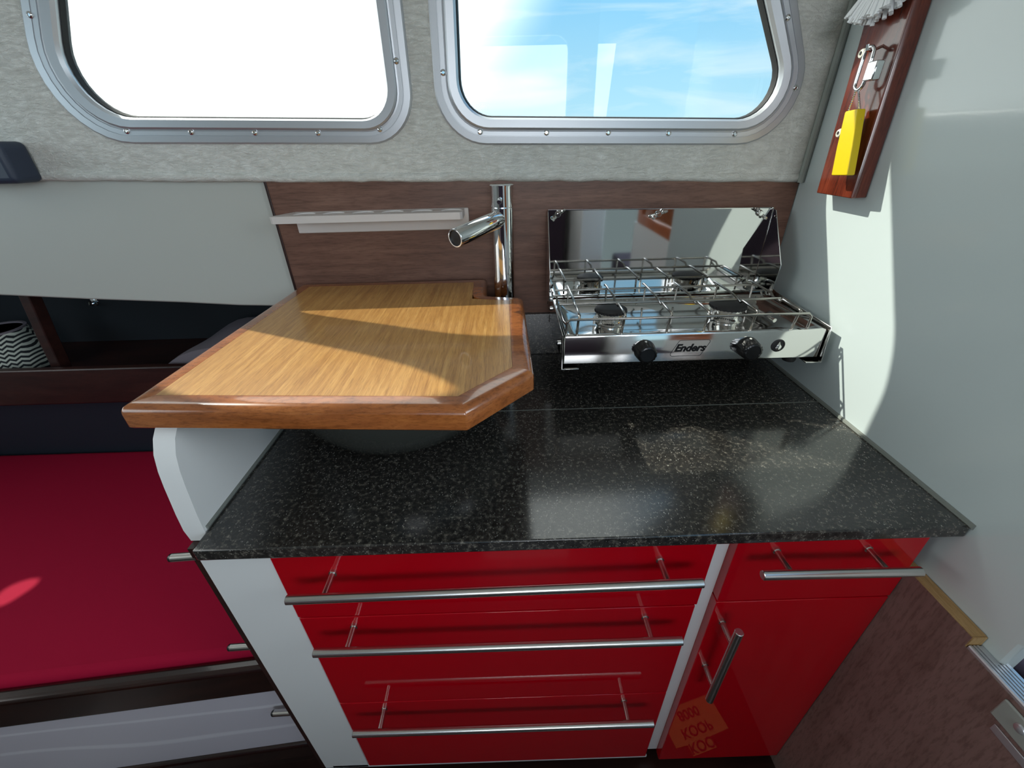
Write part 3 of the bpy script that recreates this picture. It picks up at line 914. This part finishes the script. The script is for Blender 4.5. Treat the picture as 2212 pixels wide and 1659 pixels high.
kf = thing('key_float', (LX, 0.765, 0.39), 'yellow foam key float on a bead chain hanging from the padlock', 'key float')
FX = LX - 0.001
fl = MB().loops([[(FX + dx, y, z) for dx, y, z in ((-0.0065, y0, zz + 0.002), (0.0065, y0, zz + 0.002), (0.0065, y1, zz), (-0.0065, y1, zz))] for zz, y0, y1 in
                 ((0.389, 0.738, 0.770), (0.3905, 0.736, 0.772), (0.43, 0.746, 0.780), (0.478, 0.7595, 0.787), (0.480, 0.761, 0.785))])
fl.build('float', 'yellow', kf, bevel=0.0030, segs=3)
ch = MB()
def beads(a, b, n):
    a, b = Vector(a), Vector(b)
    for i in range(n + 1):
        p = a + (b - a) * (i / n)
        ch.lathe(p + Vector((0, 0, -0.0013)), (0, 0, 1), [(0.0003, -0.0003), (0.0014, 0.0005), (0.0017, 0.0013), (0.0014, 0.0021), (0.0003, 0.0029)], 8)
beads((LX, 0.788, 0.508), (FX, 0.7895, 0.462), 16)
beads((LX, 0.783, 0.508), (FX + 0.001, 0.7575, 0.468), 17)
ch.build('bead_chain', 'chrome', kf)

br = thing('dish_brush', (0.555, 0.80, 0.60), 'white bristled brush hanging from the top of the mahogany plank', 'brush')
MB().tube([(PX - 0.012, 0.80, 0.655), (PX - 0.013, 0.80, 0.68), (PX - 0.013, 0.80, 0.80)], [0.007, 0.008, 0.006], 12).build('brush_handle', 'white', br)
MB().tube([(PX - 0.0005, 0.80, 0.70), (PX - 0.013, 0.80, 0.70)], 0.003, 8).build('hanging_loop', 'white', br)
b = MB()
rnd = random.Random(3)
for i in range(70):
    a = -1.0 + 2.0 * (i % 35) / 34 + rnd.uniform(-0.04, 0.04)
    q = -0.10 - 0.55 * (i // 35) + rnd.uniform(-0.12, 0.12)
    L_ = 0.058 + rnd.uniform(-0.006, 0.006)
    p0 = Vector((PX - 0.013, 0.800 + 0.010 * a, 0.655))
    d = Vector((q * 0.45, 0.95 * a, -1)).normalized()
    b.tube([p0, p0 + d * L_ * 0.6, p0 + d * L_ + Vector((0, 0, -0.003))], [0.0016, 0.0025, 0.0030], 6)
b.build('bristles', 'bristle', br)

# ================================================================== SETTEE AND SHELF ON THE LEFT
se_ = thing('settee', (-1.0, 0.7, FLOOR), 'built in settee base with dark wood rail over pale locker fronts', 'settee')
fA, fB = (-0.449, 0.404), (-1.95, 0.262)
def strip(z0, z1, d0, d1):
    """box following the angled settee front, from d0 (front) to d1 behind the line"""
    return MB().prism([(fA[0], fA[1] + d0), (fA[0], fA[1] + d1), (fB[0], fB[1] + d1), (fB[0], fB[1] + d0)], 'z', z0, z1)
strip(-0.440, -0.356, -0.004, 0.0225).build('top_rail', 'darkwood', se_, bevel=0.009, segs=4)
strip(-0.672, -0.441, 0.006, 0.020).build('locker_front', 'painted_reflection', se_, bevel=0.001)
strip(-0.73, -0.673, -0.002, 0.022).build('bottom_rail', 'darkwood', se_, bevel=0.009, segs=4)
strip(FLOOR, -0.73, 0.02, 0.04).build('plinth_board', 'darkwood', se_)
MB().prism([(fA[0], fA[1] + 0.024), (fA[0], 1.05), (-1.95, 1.05), (fB[0], fB[1] + 0.024)], 'z', -0.47, -0.452).build('seat_board', 'darkwood', se_)

cu = MB().prism([(fA[0] - 0.002, fA[1] + 0.0235), (fA[0] - 0.002, 1.036), (-1.94, 1.036), (fB[0], fB[1] + 0.0235)], 'z', -0.4515, -0.346)
tag(cu.build('seat_cushion', 'redcloth', bevel=0.016, segs=4), 'long dark red seat cushion on the settee left of the cabinets', 'cushion')
bk = MB().prism([(1.047, -0.449), (1.040, -0.345), (0.972, -0.125), (0.99, -0.115), (1.075, -0.345), (1.08, -0.449)], 'x', -1.94, -0.452)
tag(bk.build('backrest', 'navy', bevel=0.006, segs=3), 'dark navy settee backrest between red cushion and wooden shelf rail', 'backrest')

sh = thing('side_shelf', (-1.2, 1.05, -0.12), 'dark wooden side shelf with raised rail above settee backrest', 'shelf')
MB().box(-1.95, -0.452, 0.946, 0.966, -0.122, -0.020).build('rail', 'shelfwood', sh, bevel=0.004)
MB().box(-1.95, -0.452, 0.9665, 1.258, -0.085, -0.068).build('shelf_board', 'shelfwood', sh)
MB().box(-1.95, -0.452, 1.235, 1.258, -0.067, 0.395).build('shelf_back', 'dark', sh)
b = MB()
dv = []
for k in range(13):
    t = k / 12
    z = -0.067 + t * 0.245
    x = -1.160 + 0.020 * math.sin(min(t * 1.25, 1.0) * math.pi * 0.55) + 0.045 * max(0, t - 0.45) ** 1.3
    dv.append((x, z))
dl = [(x, z) for x, z in dv] + [(x - 0.024, z) for x, z in reversed(dv)]
MB().prism(dl, 'y', 0.975, 1.005).build('divider', 'shelfwood', sh, bevel=0.002)

bk_ = thing('woven_basket', (-1.36, 1.07, -0.0675), 'pale basket with black zigzag stripes at left end of the dark shelf', 'basket')
MB().lathe((-1.365, 1.06, -0.0675), (0, 0, 1), [(0.085, 0), (0.078, 0.05), (0.070, 0.085), (0.062, 0.112), (0.057, 0.112), (0.06, 0.09), (0.075, 0.01)], 40).build('weave', 'zigzag', bk_)
MB().lathe((-1.365, 1.06, 0.0446), (0, 0, 1), [(0.063, 0.0), (0.063, 0.004), (0.056, 0.004), (0.056, 0.0)], 40).build('rim', 'greycloth', bk_)

b = MB()
n = 10
top, bot = [], []
for i in range(n + 1):
    for j in range(n + 1):
        u, v = i / n, j / n
        x = -0.90 + 0.30 * u; y = 0.985 + 0.17 * v
        z = 0.005 + 0.045 * math.sin(math.pi * min(1, u * 1.6) / 2) * (0.8 + 0.2 * v) + 0.004 * math.sin(9 * u + 4 * v) - 0.025 * (1 - u) ** 3
        top.append((x, y, z - 0.02)); bot.append((x, y, -0.0677))
N1 = n + 1
faces = []
for i in range(n):
    for j in range(n):
        a = i * N1 + j
        faces.append((a, a + 1, a + N1 + 1, a + N1))
        faces.append(tuple(k + N1 * N1 for k in (a, a + N1, a + N1 + 1, a + 1)))
for i in range(n):
    for a, c_ in ((i, i + 1), ((n * N1 + i + 1), (n * N1 + i))):
        faces.append((a, c_, c_ + N1 * N1, a + N1 * N1))
    for a, c_ in ((((i + 1) * N1), i * N1), (i * N1 + n, (i + 1) * N1 + n)):
        faces.append((a, c_, c_ + N1 * N1, a + N1 * N1))
b.add(top + bot, faces)
tag(b.build('folded_cloth', 'greycloth', smooth=60), 'folded grey cloth on the dark shelf behind wooden board corner', 'cloth')

bx = MB().box(-1.06, -0.893, 0.868, 0.9242, 0.402, 0.470)
tag(bx.build('wall_speaker', 'speaker', bevel=0.010, segs=4), 'dark blue rounded box on cabin side left of the windows', 'speaker')

# small fittings dimly seen in the shelf recess
ft = thing('coat_hook', (-1.23, 1.235, 0.06), 'small shiny hook at the back of the dark shelf above basket', 'hook')
MB().lathe((-1.235, 1.2355, 0.062), (0, -1, 0), [(0.012, 0), (0.012, 0.004), (0.008, 0.006)], 18).build('hook_plate', 'chrome', ft)
MB().tube([(-1.235, 1.231, 0.062), (-1.232, 1.215, 0.058), (-1.225, 1.205, 0.062), (-1.22, 1.203, 0.074)], 0.004, 8).build('hook_arm', 'chrome', ft)

# ================================================================== FITTINGS LOW ON THE BULKHEAD
al = MB()
for xe, ya, yb in ((BULK_X - 0.0008, 0.2625, 0.2855), (BULK_X + 0.010, 0.09, 0.2624)):
    n = int((xe - BULK_X + 0.0185) / 0.0045)
    ribs = [(BULK_X - 0.0195, -0.1308), (BULK_X - 0.0195, -0.1275)]
    for k in range(n):
        x0 = BULK_X - 0.0185 + k * 0.0045
        ribs += [(x0, -0.1255), (x0 + 0.0026, -0.1255), (x0 + 0.0030, -0.1272), (x0 + 0.0043, -0.1272)]
    ribs += [(xe, -0.1272), (xe, -0.1308)]
    al.prism(ribs, 'y', ya, yb)
tag(al.build('tread_strip', 'alu', smooth=20), 'ribbed aluminium strip on the step at the bottom right bulkhead', 'strip')
lp_ = thing('latch_plate', (BULK_X - 0.022, 0.21, -0.17), 'pale metal latch plate under the ribbed strip on brown bulkhead', 'latch')
MB().box(BULK_X - 0.0245, BULK_X - 0.0207, 0.170, 0.231, -0.170, -0.136).build('plate', 'trimgrey', lp_, bevel=0.003)
MB().lathe((BULK_X - 0.0246, 0.206, -0.150), (-1, 0, 0), [(0.006, 0), (0.005, 0.002), (0.002, 0.003)], 14).build('screw', 'alu', lp_)
MB().box(BULK_X - 0.0225, BULK_X - 0.0207, 0.15, 0.222, -0.190, -0.178).build('lower_bar', 'alu', lp_, bevel=0.002)
tag(MB().box(0.635, 1.30, -0.70, 0.60, FLOOR, -0.135).build('companionway_step', 'purple', bevel=0.01), 'dark step block beyond the front edge of the white bulkhead', 'step')

# ================================================================== BEHIND THE CAMERA (seen in the polished surfaces)
dr = thing('teak_door', (0.66, -0.04, -0.12), 'low orange teak door with sunk panel, mirrored in the stove lid', 'door')
b = MB().box(0.64, 0.668, -0.30, -0.235, 0.10, 0.31).box(0.64, 0.668, 0.155, 0.22, 0.10, 0.31).box(0.64, 0.668, -0.235, 0.155, 0.10, 0.145).box(0.64, 0.668, -0.235, 0.155, 0.265, 0.31)
b.build('door_frame', 'door', dr, bevel=0.003)
MB().box(0.649, 0.660, -0.235, 0.155, 0.145, 0.265).build('door_panel', 'border', dr)
MB().box(0.635, 0.672, -0.32, 0.24, -0.134, 0.0995).build('door_sill', 'laminate', dr)
lk = MB().box(-1.2, 0.42, -1.30, -0.80, FLOOR, -0.30).box(-1.2, 0.42, -1.30, -1.18, -0.31, 0.36)
tag(lk.build('port_berth', 'purple', bevel=0.02), 'aubergine berth along the opposite side, mirrored darkly in the lid', 'berth')
lk = MB().box(0.45, 0.585, -1.34, -0.75, FLOOR, 0.36)
tag(lk.build('white_locker', 'laminate', bevel=0.004), 'white locker on the opposite side, mirrored in the stove lid', 'locker')

# card lying on the floor, mirrored upside down in the red door
sg = thing('card_sign', (0.435, 0.32, FLOOR), 'yellow card with handwritten KOOP lying on floor, mirrored in red door', 'sign')
rz = -0.25
ux, uy = Vector((math.cos(rz), math.sin(rz), 0)), Vector((-math.sin(rz), math.cos(rz), 0))
c0 = Vector((0.437, 0.318, FLOOR))
pts = [c0 + ux * a + uy * d_ for a, d_ in ((-0.075, -0.055), (0.070, -0.055), (0.070, 0.020), (0.018, 0.022), (0.018, 0.044), (-0.045, 0.044), (-0.045, 0.022), (-0.075, 0.020))]
MB().loops([[p + Vector((0, 0, 0.0002)) for p in pts], [p + Vector((0, 0, 0.0022)) for p in pts]]).build('card', 'card', sg)
for body, ty in (('KOOP', 0.030), ('KOOP', 0.000), ('8000', -0.034)):
    place_text('lettering', body, 0.029, c0 + ux * (-0.012 if ty > 0.03 else -0.005) + uy * ty + Vector((0, 0, 0.0026)), ux, uy, 'ink', sg, 0.0, 0.0004)
